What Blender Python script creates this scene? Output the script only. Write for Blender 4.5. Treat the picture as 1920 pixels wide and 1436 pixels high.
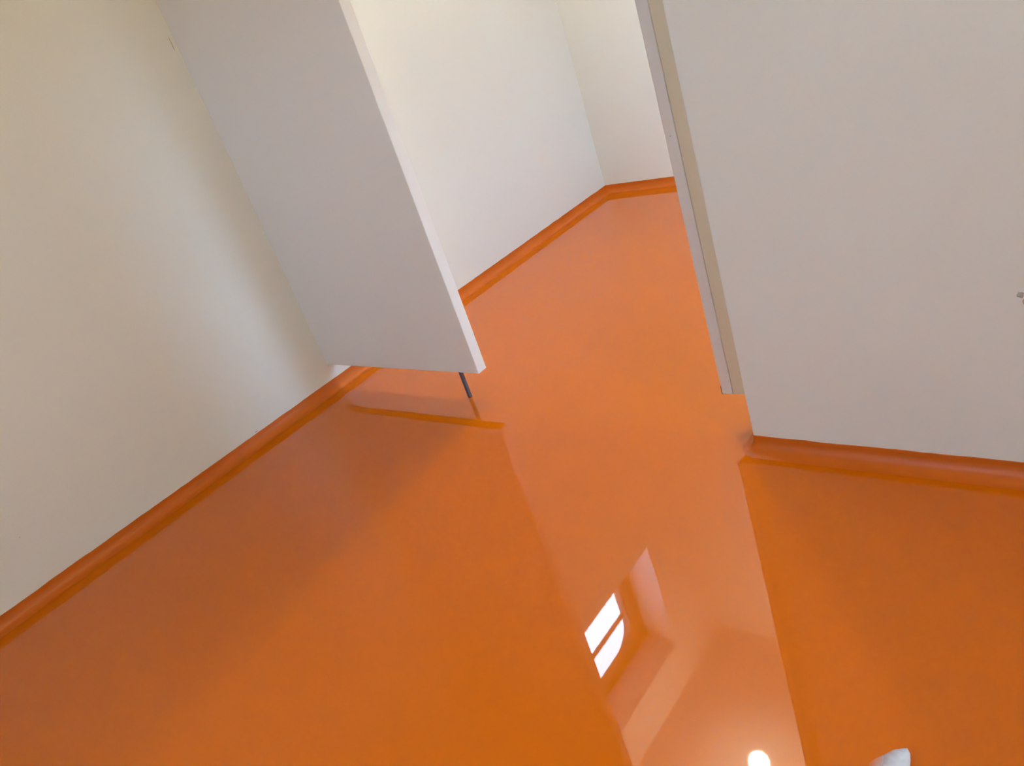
import bpy, bmesh, math, random
from mathutils import Matrix, Vector

random.seed(7)
for o in list(bpy.data.objects):
    bpy.data.objects.remove(o)
scene = bpy.context.scene
COL = scene.collection

# ------------------------------------------------------------------ camera
ROT = ((0.7582888713864309, 0.052957807261966625, -0.6497641558146288),
       (0.5765821695738578, -0.5195942365497854, 0.630535352754902),
       (-0.3042219407948676, -0.8527703676806847, -0.4245370546192098))
cam_data = bpy.data.cameras.new('camera')
cam_data.sensor_fit = 'HORIZONTAL'
cam_data.sensor_width = 36.0
cam_data.lens = 1463.2 / 1920 * 36.0
cam_data.clip_start = 0.02
cam = bpy.data.objects.new('camera', cam_data)
COL.objects.link(cam)
right = Vector((ROT[0][0], ROT[1][0], ROT[2][0]))
up = -Vector((ROT[0][1], ROT[1][1], ROT[2][1]))
back = -Vector((ROT[0][2], ROT[1][2], ROT[2][2]))
m = Matrix((right, up, back)).transposed().to_4x4()
m.translation = (0, 0, 1.3)
cam.matrix_world = m
scene.camera = cam

# ------------------------------------------------------------------ sky, light levels, exposure
SKY_STRENGTH = 30.0
FAR_LAMP = 550.0          # emission of the opal globe in the far room
NEAR_LAMP = 355.0         # emission of the opal globe in the near room
scene.view_settings.view_transform = 'Standard'
scene.view_settings.look = 'None'
scene.view_settings.gamma = 1.0
scene.view_settings.use_curve_mapping = False
scene.view_settings.exposure = 0.20

world = bpy.data.worlds.new('overcast_sky')
scene.world = world
world.use_nodes = True
wn = world.node_tree.nodes
wl = world.node_tree.links
wn.clear()
w_out = wn.new('ShaderNodeOutputWorld')
w_bg = wn.new('ShaderNodeBackground')
w_tc = wn.new('ShaderNodeTexCoord')
w_sep = wn.new('ShaderNodeSeparateXYZ')
w_ramp = wn.new('ShaderNodeValToRGB')
w_map = wn.new('ShaderNodeMapRange')
w_map.inputs['From Min'].default_value = -1
w_ramp.color_ramp.elements[0].position = 0.47
w_ramp.color_ramp.elements[0].color = (0.16, 0.16, 0.15, 1)
w_ramp.color_ramp.elements[1].position = 0.53
w_ramp.color_ramp.elements[1].color = (0.50, 0.75, 1.05, 1)
w_bg.inputs['Strength'].default_value = SKY_STRENGTH
wl.new(w_tc.outputs['Generated'], w_sep.inputs[0])
wl.new(w_sep.outputs['Z'], w_map.inputs['Value'])
wl.new(w_map.outputs[0], w_ramp.inputs[0])
wl.new(w_ramp.outputs[0], w_bg.inputs['Color'])
wl.new(w_bg.outputs[0], w_out.inputs[0])

# ------------------------------------------------------------------ measures (metres)
XL, YB = -2.924, 4.241          # left wall at the far corner, far wall
SKEW = -0.00653                 # the left wall is not quite square
YN, XN, TN = 1.682, -0.897, 0.090  # right wall (front plane, left end, thickness)
YP, XP, ZP, TP = 1.789, -1.994, 0.126, 0.047   # hanging panel
CEIL = 3.93
XR = 1.35                       # right side of both rooms
YBACK = -2.1
HEAD = 2.85                     # underside of wall above the opening
COVE_H, COVE_R = 0.050, 0.040


def wall_x(y):
    return XL + SKEW * (YB - y)


# ------------------------------------------------------------------ materials
def mat(name):
    mt = bpy.data.materials.new(name)
    mt.use_nodes = True
    nt = mt.node_tree
    return mt, nt, nt.nodes['Principled BSDF']


def noise_bump(nt, bsdf, layers):
    """layers: (scale, distance, detail) added up into one bump chain"""
    tc = nt.nodes.new('ShaderNodeTexCoord')
    prev = None
    for sc, dist, det in layers:
        nz = nt.nodes.new('ShaderNodeTexNoise')
        nz.inputs['Scale'].default_value = sc
        nz.inputs['Detail'].default_value = det
        nt.links.new(tc.outputs['Object'], nz.inputs['Vector'])
        b = nt.nodes.new('ShaderNodeBump')
        b.inputs['Strength'].default_value = 1.0
        b.inputs['Distance'].default_value = dist
        nt.links.new(nz.outputs['Fac'], b.inputs['Height'])
        if prev:
            nt.links.new(prev.outputs['Normal'], b.inputs['Normal'])
        prev = b
    nt.links.new(prev.outputs['Normal'], bsdf.inputs['Normal'])
    return tc


def tone(nt, bsdf, tc, c0, c1, scale, detail=3.0):
    nz = nt.nodes.new('ShaderNodeTexNoise')
    nz.inputs['Scale'].default_value = scale
    nz.inputs['Detail'].default_value = detail
    nt.links.new(tc.outputs['Object'], nz.inputs['Vector'])
    rp = nt.nodes.new('ShaderNodeValToRGB')
    rp.color_ramp.elements[0].position = 0.3
    rp.color_ramp.elements[1].position = 0.7
    rp.color_ramp.elements[0].color = (*c0, 1)
    rp.color_ramp.elements[1].color = (*c1, 1)
    nt.links.new(nz.outputs['Fac'], rp.inputs[0])
    nt.links.new(rp.outputs[0], bsdf.inputs['Base Color'])


def plain(name, col, rough=0.5, metal=0.0, spec=0.5, bump=None, vary=0.0, vscale=3.0):
    mt, nt, b = mat(name)
    b.inputs['Roughness'].default_value = rough
    b.inputs['Metallic'].default_value = metal
    b.inputs['Specular IOR Level'].default_value = spec
    b.inputs['Base Color'].default_value = (*col, 1)
    tc = noise_bump(nt, b, bump or [(60, 0.0002, 2)])
    v = max(vary, 0.01)
    tone(nt, b, tc, tuple(c * (1 - v) for c in col), tuple(min(1, c * (1 + v)) for c in col), vscale)
    return mt


M_PLASTER = plain('white_wall_paint', (0.765, 0.775, 0.765), 0.75, spec=0.25,
                  bump=[(1.6, 0.010, 1), (220, 0.00035, 3)], vary=0.012, vscale=1.3)
M_CEIL = plain('white_ceiling_paint', (0.82, 0.81, 0.79), 0.85, spec=0.2)
M_PANEL = plain('white_panel_lacquer', (0.80, 0.79, 0.795), 0.42, spec=0.4,
                bump=[(140, 0.0001, 2)], vary=0.008, vscale=2.0)
M_TRIM = plain('white_trim_paint', (0.78, 0.74, 0.70), 0.45, spec=0.4, vary=0.01)
M_REBATE = plain('cream_trim_paint', (0.76, 0.655, 0.48), 0.5, spec=0.35, vary=0.02)
M_STEEL = plain('dark_steel', (0.13, 0.14, 0.18), 0.45, metal=0.4, vary=0.08, vscale=30)
M_WOODNICK = plain('bare_brown_wood', (0.22, 0.10, 0.045), 0.7, vary=0.2, vscale=60)
M_GREY = plain('grey_filler', (0.42, 0.39, 0.38), 0.8, vary=0.1, vscale=60)
M_TAN = plain('tan_filler', (0.50, 0.42, 0.24), 0.8, vary=0.1, vscale=60)
M_FRAME = plain('brown_window_paint', (0.20, 0.13, 0.09), 0.6, vary=0.08, vscale=8)

# orange self-levelling resin: glossy, a hair of flow waviness
M_FLOOR, nt, b = mat('orange_resin')
tc = noise_bump(nt, b, [(1.4, 0.00012, 1), (9.0, 0.00002, 1), (130, 0.000003, 2)])
tone(nt, b, tc, (0.54, 0.121, 0.0014), (0.57, 0.129, 0.0018), 1.2)
b.inputs['Roughness'].default_value = 0.018
b.inputs['IOR'].default_value = 1.41
b.inputs['Specular IOR Level'].default_value = 0.5

M_COVE, nt, b = mat('orange_resin_cove')
tc = noise_bump(nt, b, [(14.0, 0.0003, 2), (160, 0.00005, 2)])
tone(nt, b, tc, (0.50, 0.100, 0.0020), (0.55, 0.112, 0.0028), 9.0)
b.inputs['Roughness'].default_value = 0.42
b.inputs['IOR'].default_value = 1.40

# window glass: thin pane, daylight passes straight through
M_GLASS = bpy.data.materials.new('window_glass')
M_GLASS.use_nodes = True
nt = M_GLASS.node_tree
nt.nodes.clear()
g_out = nt.nodes.new('ShaderNodeOutputMaterial')
g_mix = nt.nodes.new('ShaderNodeMixShader')
g_tr = nt.nodes.new('ShaderNodeBsdfTransparent')
g_gl = nt.nodes.new('ShaderNodeBsdfGlossy')
g_gl.inputs['Roughness'].default_value = 0.02
g_tr.inputs['Color'].default_value = (0.95, 0.98, 0.97, 1)
g_mix.inputs[0].default_value = 0.05
nt.links.new(g_tr.outputs[0], g_mix.inputs[1])
nt.links.new(g_gl.outputs[0], g_mix.inputs[2])
nt.links.new(g_mix.outputs[0], g_out.inputs[0])


def opal(name, col, strength):
    mt, nt, b = mat(name)
    b.inputs['Base Color'].default_value = (0.9, 0.88, 0.84, 1)
    b.inputs['Roughness'].default_value = 0.25
    b.inputs['Emission Color'].default_value = (*col, 1)
    b.inputs['Emission Strength'].default_value = strength
    return mt


M_OPAL_FAR = opal('opal_glass_lit', (1.0, 0.94, 0.70), FAR_LAMP)
M_OPAL_NEAR = opal('opal_glass_lit_warm', (1.0, 0.86, 0.50), NEAR_LAMP)


# ------------------------------------------------------------------ mesh helpers
def link(name, bm, material, parent=None, smooth=False):
    me = bpy.data.meshes.new(name)
    bmesh.ops.recalc_face_normals(bm, faces=bm.faces[:])
    bm.to_mesh(me)
    bm.free()
    me.materials.append(material)
    if smooth:
        for p in me.polygons:
            p.use_smooth = True
    o = bpy.data.objects.new(name, me)
    COL.objects.link(o)
    if parent:
        o.parent = parent
        o.matrix_parent_inverse = parent.matrix_basis.inverted()
    return o


def tag(o, label=None, cat=None, kind=None, group=None):
    if label:
        o['label'] = label
    if cat:
        o['category'] = cat
    if kind:
        o['kind'] = kind
    if group:
        o['group'] = group
    return o


def empty(name, loc):
    o = bpy.data.objects.new(name, None)
    o.empty_display_size = 0.1
    COL.objects.link(o)
    o.location = loc
    bpy.context.view_layer.update()
    return o


def add_box(bm, x0, x1, y0, y1, z0, z1):
    vs = [bm.verts.new((x, y, z)) for x in (x0, x1) for y in (y0, y1) for z in (z0, z1)]
    for f in ((0, 1, 3, 2), (4, 6, 7, 5), (0, 4, 5, 1), (2, 3, 7, 6), (0, 2, 6, 4), (1, 5, 7, 3)):
        bm.faces.new([vs[i] for i in f])
    return vs


def box(x0, x1, y0, y1, z0, z1, bevel=0.0, seg=3):
    bm = bmesh.new()
    add_box(bm, x0, x1, y0, y1, z0, z1)
    if bevel:
        bmesh.ops.bevel(bm, geom=bm.edges[:], offset=bevel, segments=seg, profile=0.5, affect='EDGES')
    return bm


def add_lathe(bm, cx, cy, prof, n=32):
    rings = []
    for r, z in prof:
        if r < 1e-5:
            rings.append([bm.verts.new((cx, cy, z))])
        else:
            rings.append([bm.verts.new((cx + r * math.cos(2 * math.pi * k / n), cy + r * math.sin(2 * math.pi * k / n), z)) for k in range(n)])
    for a, c in zip(rings, rings[1:]):
        for k in range(n):
            k2 = (k + 1) % n
            if len(a) == 1 and len(c) == 1:
                continue
            if len(a) == 1:
                bm.faces.new((a[0], c[k], c[k2]))
            elif len(c) == 1:
                bm.faces.new((a[k], a[k2], c[0]))
            else:
                bm.faces.new((a[k], a[k2], c[k2], c[k]))


def pierced(plane, c0, c1, u0, u1, z0, z1, holes):
    """wall slab c0..c1 thick along the plane's axis, with rectangular holes (u0,u1,z0,z1)"""
    us = sorted({u0, u1, *[h[0] for h in holes], *[h[1] for h in holes]})
    zs = sorted({z0, z1, *[h[2] for h in holes], *[h[3] for h in holes]})
    nu, nz = len(us) - 1, len(zs) - 1

    def solid(i, j):
        if i < 0 or j < 0 or i >= nu or j >= nz:
            return False
        cu, cz = (us[i] + us[i + 1]) / 2, (zs[j] + zs[j + 1]) / 2
        return not any(h[0] < cu < h[1] and h[2] < cz < h[3] for h in holes)

    bm = bmesh.new()
    cache = {}

    def v(c, i, j):
        k = (c, i, j)
        if k not in cache:
            p = (c, us[i], zs[j]) if plane == 'x' else (us[i], c, zs[j])
            cache[k] = bm.verts.new(p)
        return cache[k]

    for i in range(nu):
        for j in range(nz):
            if not solid(i, j):
                continue
            for c in (c0, c1):
                bm.faces.new((v(c, i, j), v(c, i + 1, j), v(c, i + 1, j + 1), v(c, i, j + 1)))
            if not solid(i - 1, j):
                bm.faces.new((v(c0, i, j), v(c1, i, j), v(c1, i, j + 1), v(c0, i, j + 1)))
            if not solid(i + 1, j):
                bm.faces.new((v(c0, i + 1, j), v(c1, i + 1, j), v(c1, i + 1, j + 1), v(c0, i + 1, j + 1)))
            if not solid(i, j - 1):
                bm.faces.new((v(c0, i, j), v(c1, i, j), v(c1, i + 1, j), v(c0, i + 1, j)))
            if not solid(i, j + 1):
                bm.faces.new((v(c0, i, j + 1), v(c1, i, j + 1), v(c1, i + 1, j + 1), v(c0, i + 1, j + 1)))
    return bm


def skew_left(bm):
    for vv in bm.verts:
        vv.co.x += SKEW * (YB - vv.co.y)
    return bm


def cove(path, step=0.02, seed=1, ragged=0.0007):
    """concave resin cove swept along path: list of (x, y, nx, ny) with n = horizontal direction into the room"""
    rnd = random.Random(seed)
    prof = [(0.0, COVE_H), (0.0018, COVE_H - 0.0005)]
    K = 8
    for k in range(K + 1):
        a = math.pi / 2 * k / K
        prof.append((0.002 + (COVE_R - 0.002) * (1 - math.cos(a)), (COVE_H - 0.002) * (1 - math.sin(a)) + 0.0004))
    bm = bmesh.new()
    rows = []
    drift = 0.0
    for (x0, y0, ax, ay), (x1, y1, bx, by) in zip(path, path[1:]):
        n = max(2, int(math.hypot(x1 - x0, y1 - y0) / step))
        for i in range(n + (1 if (x1, y1, bx, by) == path[-1] else 0)):
            t = i / n
            drift = 0.75 * drift + rnd.uniform(-1, 1) * ragged
            if rnd.random() < 0.04:
                drift += rnd.choice((-1, 1)) * ragged * 2.0
            row = []
            for q, (d, z) in enumerate(prof):
                zz = z + (drift if q < 2 else drift * max(0, 1 - q / 5.0))
                row.append(bm.verts.new((x0 + (x1 - x0) * t + (ax + (bx - ax) * t) * d,
                                         y0 + (y1 - y0) * t + (ay + (by - ay) * t) * d, zz)))
            rows.append(row)
    for a, c in zip(rows, rows[1:]):
        for q in range(len(prof) - 1):
            bm.faces.new((a[q], a[q + 1], c[q + 1], c[q]))
    return bm


# ------------------------------------------------------------------ the setting
bm = bmesh.new()
add_box(bm, -3.5, XR + 0.3, YBACK - 0.3, YB + 0.3, -0.12, 0.0)
tag(link('floor', bm, M_FLOOR), 'glossy orange poured resin floor running through both rooms', 'floor', 'structure')
tag(link('ceiling', box(-3.2, XR + 0.3, YBACK - 0.3, YB + 0.3, CEIL, CEIL + 0.15), M_CEIL),
    'plain white ceiling over both rooms', 'ceiling', 'structure')

WIN = (2.42, 3.585, 2.49, 3.49)     # recess in the left wall, beyond the panel
RECESS = 0.26
bm = skew_left(pierced('x', XL - 0.325, XL, YBACK - 0.2, YB + 0.3, 0.0, CEIL, [WIN]))
wall_left = tag(link('wall_left', bm, M_PLASTER), 'long white wall on the left passing behind the hanging panel', 'wall', 'structure')

tag(link('wall_far', box(XL - 0.3, XR + 0.3, YB, YB + 0.2, 0, CEIL), M_PLASTER),
    'white end wall of the far room behind the opening', 'wall', 'structure')

# right wall: rounded free end, full height, wall over the opening joined to the left wall
bm = bmesh.new()
add_box(bm, XN, XR + 0.02, YN, YN + TN, 0, CEIL)
ed = [e for e in bm.edges if abs(e.verts[0].co.x - XN) < 1e-6 and abs(e.verts[1].co.x - XN) < 1e-6
      and abs(e.verts[0].co.z - e.verts[1].co.z) > 1]
bmesh.ops.bevel(bm, geom=ed, offset=0.007, segments=4, profile=0.5, affect='EDGES')
wall_right = tag(link('wall_right', bm, M_PLASTER), 'white wall on the right with a free end at the opening', 'wall', 'structure')
tag(link('wall_lintel', skew_left(box(XL, XN + 0.004, YN + 0.01, YP + TP, HEAD, CEIL)), M_PLASTER),
    'white wall above the opening between the two rooms', 'wall', 'structure')

WIN2 = (2.05, 2.83, 0.45, 1.75)
tag(link('wall_far_right', pierced('x', XR, XR + 0.3, YN + TN - 0.02, YB + 0.05, 0, CEIL, [WIN2]), M_PLASTER),
    'white side wall of the far room with a window', 'wall', 'structure')
WIN3 = (-1.4, -0.5, 1.2, 2.05)
tag(link('wall_near_right', box(XR, XR + 0.3, YBACK, YN + 0.02, 0, CEIL), M_PLASTER),
    'white side wall of the near room on the right', 'wall', 'structure')
tag(link('wall_back', pierced('y', YBACK - 0.3, YBACK, -3.2, XR + 0.1, 0, CEIL, [WIN3]), M_PLASTER),
    'white back wall of the near room with a window', 'wall', 'structure')

# coves (skirting of the same resin)
y0 = YBACK
tag(link('baseboard_left', cove([(wall_x(y0), y0, 1, 0), (wall_x(YB - 0.0), YB, 1, -1)][:1] +
                                [(wall_x(YB), YB, 1, -1)][:0] +
                                [(wall_x(YB - 0.05), YB - 0.05, 1, 0), (wall_x(YB), YB, 1, -1)], seed=3), M_COVE, smooth=True),
    'coved orange resin skirting along the left wall', 'skirting', 'structure')
tag(link('baseboard_far', cove([(XL, YB, 1, -1), (XL + 0.05, YB, 0, -1), (XR, YB, 0, -1)], seed=5), M_COVE, smooth=True),
    'coved orange resin skirting along the far end wall', 'skirting', 'structure')
pth = [(XR, YN, 0, -1), (XN + 0.008, YN, 0, -1), (XN + 0.0025, YN + 0.0025, -0.7, -0.7), (XN, YN + 0.008, -1, 0), (XN, YN + TN, -1, 0)]
tag(link('baseboard_right', cove(pth, seed=9, ragged=0.0008), M_COVE, smooth=True),
    'coved orange resin skirting along the right wall and round its end', 'skirting', 'structure')

# door lining on the end of the right wall, cut short above the floor
trim = tag(link('trim_1', box(-1.004, -0.84, 1.772, 1.830, 0.122, HEAD, 0.002, 2), M_REBATE),
           'painted door lining at the end of the right wall, cut off above the floor', 'trim', 'structure')
link('stop_strip', box(-1.0095, -0.977, 1.768, 1.7735, 0.123, HEAD, 0.0018, 3), M_TRIM, trim)
link('wood_nick', box(-1.0112, -1.0085, 1.7675, 1.780, 0.122, 0.150, 0.0008, 1), M_WOODNICK, trim)

# small blemishes on the walls
def blob(name, c, ax_u, ax_v, ax_n, ru, rv, h, material, parent, seed):
    rnd = random.Random(seed)
    bm = bmesh.new()
    n = 12
    c, ax_u, ax_v, ax_n = Vector(c), Vector(ax_u), Vector(ax_v), Vector(ax_n)
    outer, inner = [], []
    for k in range(n):
        a = 2 * math.pi * k / n
        s = rnd.uniform(0.75, 1.15)
        d = ax_u * (ru * math.cos(a) * s) + ax_v * (rv * math.sin(a) * s)
        outer.append(bm.verts.new(c + d - ax_n * 0.0005))
        inner.append(bm.verts.new(c + d * 0.6 + ax_n * h))
    for k in range(n):
        bm.faces.new((outer[k], outer[(k + 1) % n], inner[(k + 1) % n], inner[k]))
    bm.faces.new(inner)
    return link(name, bm, material, parent, smooth=True)

U, Z = (1, 0, 0), (0, 0, 1)
blob('filler_patch', (-0.2555, YN, 0.468), U, Z, (0, -1, 0), 0.0075, 0.0085, 0.0015, M_GREY, wall_right, 1)
blob('filler_patch', (-0.2475, YN, 0.452), U, Z, (0, -1, 0), 0.0055, 0.0085, 0.0015, M_TAN, wall_right, 2)
V = (0, 1, 0)
blob('paint_speck', (wall_x(0.433), 0.433, 0.241), V, Z, (1, 0, 0), 0.0032, 0.0014, 0.0010, M_GREY, wall_left, 3)
blob('joint_crack', (wall_x(1.772) + 0.0004, 1.772, 1.532), V, Z, (1, 0, 0), 0.0016, 0.030, 0.0006, M_GREY, wall_left, 6)
blob('paint_speck', (-0.9943, 1.768, 0.880), U, Z, (0, -1, 0), 0.003, 0.0016, 0.0008, M_GREY, trim, 7)
blob('paint_speck', (wall_x(1.347), 1.347, 0.0575), V, Z, (1, 0, 0), 0.010, 0.0018, 0.0010, M_COVE, wall_left, 4)


# ------------------------------------------------------------------ windows
def window(name, label, horiz, u0, u1, z0, z1, at, sign, transom_z, border, arch, skew=False):
    """opening u0..u1, z0..z1; frame plane at 'at'; sign = direction from glass to room"""
    bm = bmesh.new()
    # glazed field inside the border, top corners rounded by 'arch'
    a0, a1, b0, b1 = u0 + border[0], u1 - border[1], z0 + border[2], z1 - border[3]
    inner = [(a0, b0), (a1, b0)]
    for k in range(9):
        t = math.pi / 2 * k / 8
        inner.append((a1 - arch + arch * math.cos(t), b1 - arch + arch * math.sin(t)))
    for k in range(9):
        t = math.pi / 2 + math.pi / 2 * k / 8
        inner.append((a0 + arch + arch * math.cos(t), b1 - arch + arch * math.sin(t)))
    cu, cz = (a0 + a1) / 2, (b0 + b1) / 2

    def out(p):
        # matching point on the rectangular outer edge
        du, dz = p[0] - cu, p[1] - cz
        su = ((u1 if du > 0 else u0) - cu) / du if abs(du) > 1e-6 else 1e9
        sz = ((z1 if dz > 0 else z0) - cz) / dz if abs(dz) > 1e-6 else 1e9
        s = min(su, sz)
        return (cu + du * s, cz + dz * s)

    corners = [(u0, z0), (u1, z0), (u1, z1), (u0, z1)]
    outer = [out(p) for p in inner]
    for cpt in corners:                      # snap the nearest outer point to each true corner
        k = min(range(len(outer)), key=lambda i: (outer[i][0] - cpt[0]) ** 2 + (outer[i][1] - cpt[1]) ** 2)
        outer[k] = cpt

    def P(u, z, d):
        return (at + d * sign, u, z) if horiz == 'y' else (u, at + d * sign, z)
    n = len(inner)
    rings = []
    for pts, d in ((outer, -0.03), (outer, 0.03), (inner, 0.03), (inner, -0.03)):
        rings.append([bm.verts.new(P(u, z, d)) for u, z in pts])
    for r in range(4):
        A, B = rings[r], rings[(r + 1) % 4]
        for k in range(n):
            k2 = (k + 1) % n
            bm.faces.new((A[k], A[k2], B[k2], B[k]))
    if skew:
        skew_left(bm)
    fr = tag(link(name, bm, M_FRAME), label, 'window', 'structure')
    bm = bmesh.new()
    if horiz == 'y':
        add_box(bm, at - 0.012, at + 0.012, a0 - 0.005, a1 + 0.005, transom_z - 0.014, transom_z + 0.014)
    else:
        add_box(bm, a0 - 0.005, a1 + 0.005, at - 0.012, at + 0.012, transom_z - 0.014, transom_z + 0.014)
    if skew:
        skew_left(bm)
    link('transom', bm, M_FRAME, fr)
    for zz0, zz1 in ((b0 - 0.01, transom_z), (transom_z, b1 + 0.01)):
        bm = bmesh.new()
        if horiz == 'y':
            add_box(bm, at - 0.003, at + 0.003, a0 - 0.01, a1 + 0.01, zz0, zz1)
        else:
            add_box(bm, a0 - 0.01, a1 + 0.01, at - 0.003, at + 0.003, zz0, zz1)
        if skew:
            skew_left(bm)
        link('pane', bm, M_GLASS, fr)
    return fr


window('window_1', 'high window set deep in the left wall of the far room', 'y', *WIN, XL - RECESS - 0.03, 1,
       3.105, (0.16, 0.16, 0.06, 0.11), 0.20, skew=True)
window('window_2', 'window in the side wall of the far room', 'y', *WIN2, XR + 0.16, -1, 1.25, (0.07, 0.07, 0.07, 0.07), 0.02)
window('window_3', 'window in the back wall of the near room', 'x', *WIN3, YBACK - 0.16, 1, 1.75, (0.07, 0.07, 0.07, 0.07), 0.02)

# ------------------------------------------------------------------ hanging panel
panel = tag(empty('partition_panel', (-2.45, YP + TP / 2, 0.0)),
            'tall white panel standing out from the left wall, held clear of the orange floor', 'panel')
xw = wall_x(YP) + 0.001
bm = bmesh.new()
add_box(bm, xw, XP, YP, YP + TP, ZP, HEAD)
ed = [e for e in bm.edges if all(abs(v.co.x - XP) < 1e-6 for v in e.verts)
      or (all(abs(v.co.z - ZP) < 1e-6 for v in e.verts) and abs(e.verts[0].co.x - e.verts[1].co.x) > 0.5)]
bmesh.ops.bevel(bm, geom=ed, offset=0.003, segments=3, profile=0.5, affect='EDGES')
link('leaf', bm, M_PANEL, panel)
rod = link('floor_bolt', box(-2.1215, -2.1085, 1.8050, 1.8180, 0.0005, ZP + 0.004, 0.0015, 2), M_STEEL, panel)
rod['label'] = 'dark metal rod under the free end'


# ------------------------------------------------------------------ lamps
def lamp(loc, label, material):
    x, y, z = loc
    t = tag(empty('ceiling_lamp', (x, y, CEIL)), label, 'lamp')
    bm = bmesh.new()
    add_lathe(bm, x, y, [(0, CEIL), (0.06, CEIL), (0.06, CEIL - 0.03), (0.045, CEIL - 0.05), (0.045, z + 0.062), (0, z + 0.062)])
    link('ceiling_rose', bm, M_TRIM, t, smooth=False)
    bm = bmesh.new()
    add_lathe(bm, x, y, [(0.068 * math.sin(math.pi * k / 16), z - 0.068 * math.cos(math.pi * k / 16)) for k in range(17)])
    link('globe', bm, material, t, smooth=True)
    return t


lamp((-2.09, 3.05, 3.785), 'round opal ceiling lamp in the far room, lit', M_OPAL_FAR)
lamp((0.75, 0.75, 3.55), 'round opal ceiling lamp in the near room, lit', M_OPAL_NEAR)

# ------------------------------------------------------------------ bluish floor glint, put in as a thin pale sheet
M_GLINT, nt, b = mat('bluish_painted_glint')  # glint painted as pale blue colour, fading out to the left
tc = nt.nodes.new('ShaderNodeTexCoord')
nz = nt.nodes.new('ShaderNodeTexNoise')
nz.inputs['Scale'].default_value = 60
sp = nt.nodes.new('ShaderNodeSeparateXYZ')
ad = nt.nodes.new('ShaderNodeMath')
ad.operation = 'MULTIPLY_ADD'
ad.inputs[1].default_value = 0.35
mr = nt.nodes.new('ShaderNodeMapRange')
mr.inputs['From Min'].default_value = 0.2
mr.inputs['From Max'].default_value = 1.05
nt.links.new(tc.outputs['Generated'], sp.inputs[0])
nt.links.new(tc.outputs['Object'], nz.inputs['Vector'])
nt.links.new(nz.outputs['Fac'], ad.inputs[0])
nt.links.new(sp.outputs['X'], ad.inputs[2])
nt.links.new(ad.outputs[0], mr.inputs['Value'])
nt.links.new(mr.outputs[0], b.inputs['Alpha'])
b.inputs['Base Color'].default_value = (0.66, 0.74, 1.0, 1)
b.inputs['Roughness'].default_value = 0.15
glint_rows = [((-0.3700, 0.8440), (-0.3500, 0.8130), (-0.3250, 0.7950)),
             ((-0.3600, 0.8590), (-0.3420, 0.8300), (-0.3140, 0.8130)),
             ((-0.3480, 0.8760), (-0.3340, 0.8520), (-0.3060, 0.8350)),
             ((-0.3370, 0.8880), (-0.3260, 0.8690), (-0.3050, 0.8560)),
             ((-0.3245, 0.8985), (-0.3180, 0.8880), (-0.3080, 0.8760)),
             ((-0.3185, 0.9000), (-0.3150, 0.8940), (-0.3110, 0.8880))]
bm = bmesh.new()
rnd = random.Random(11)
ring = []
for i, row in enumerate(glint_rows):
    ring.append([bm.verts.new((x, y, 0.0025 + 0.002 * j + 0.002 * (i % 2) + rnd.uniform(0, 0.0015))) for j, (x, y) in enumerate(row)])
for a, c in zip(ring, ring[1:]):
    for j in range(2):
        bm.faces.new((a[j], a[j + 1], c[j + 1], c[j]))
glint = link('glint_sheet', bm, M_GLINT, smooth=True)  # added sheet that paints a highlight onto the floor
md = glint.modifiers.new('thickness', 'SOLIDIFY')
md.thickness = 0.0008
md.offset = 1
tag(glint, 'small bluish white glint on the orange floor at the bottom edge, put in as a pale sheet', 'glint')
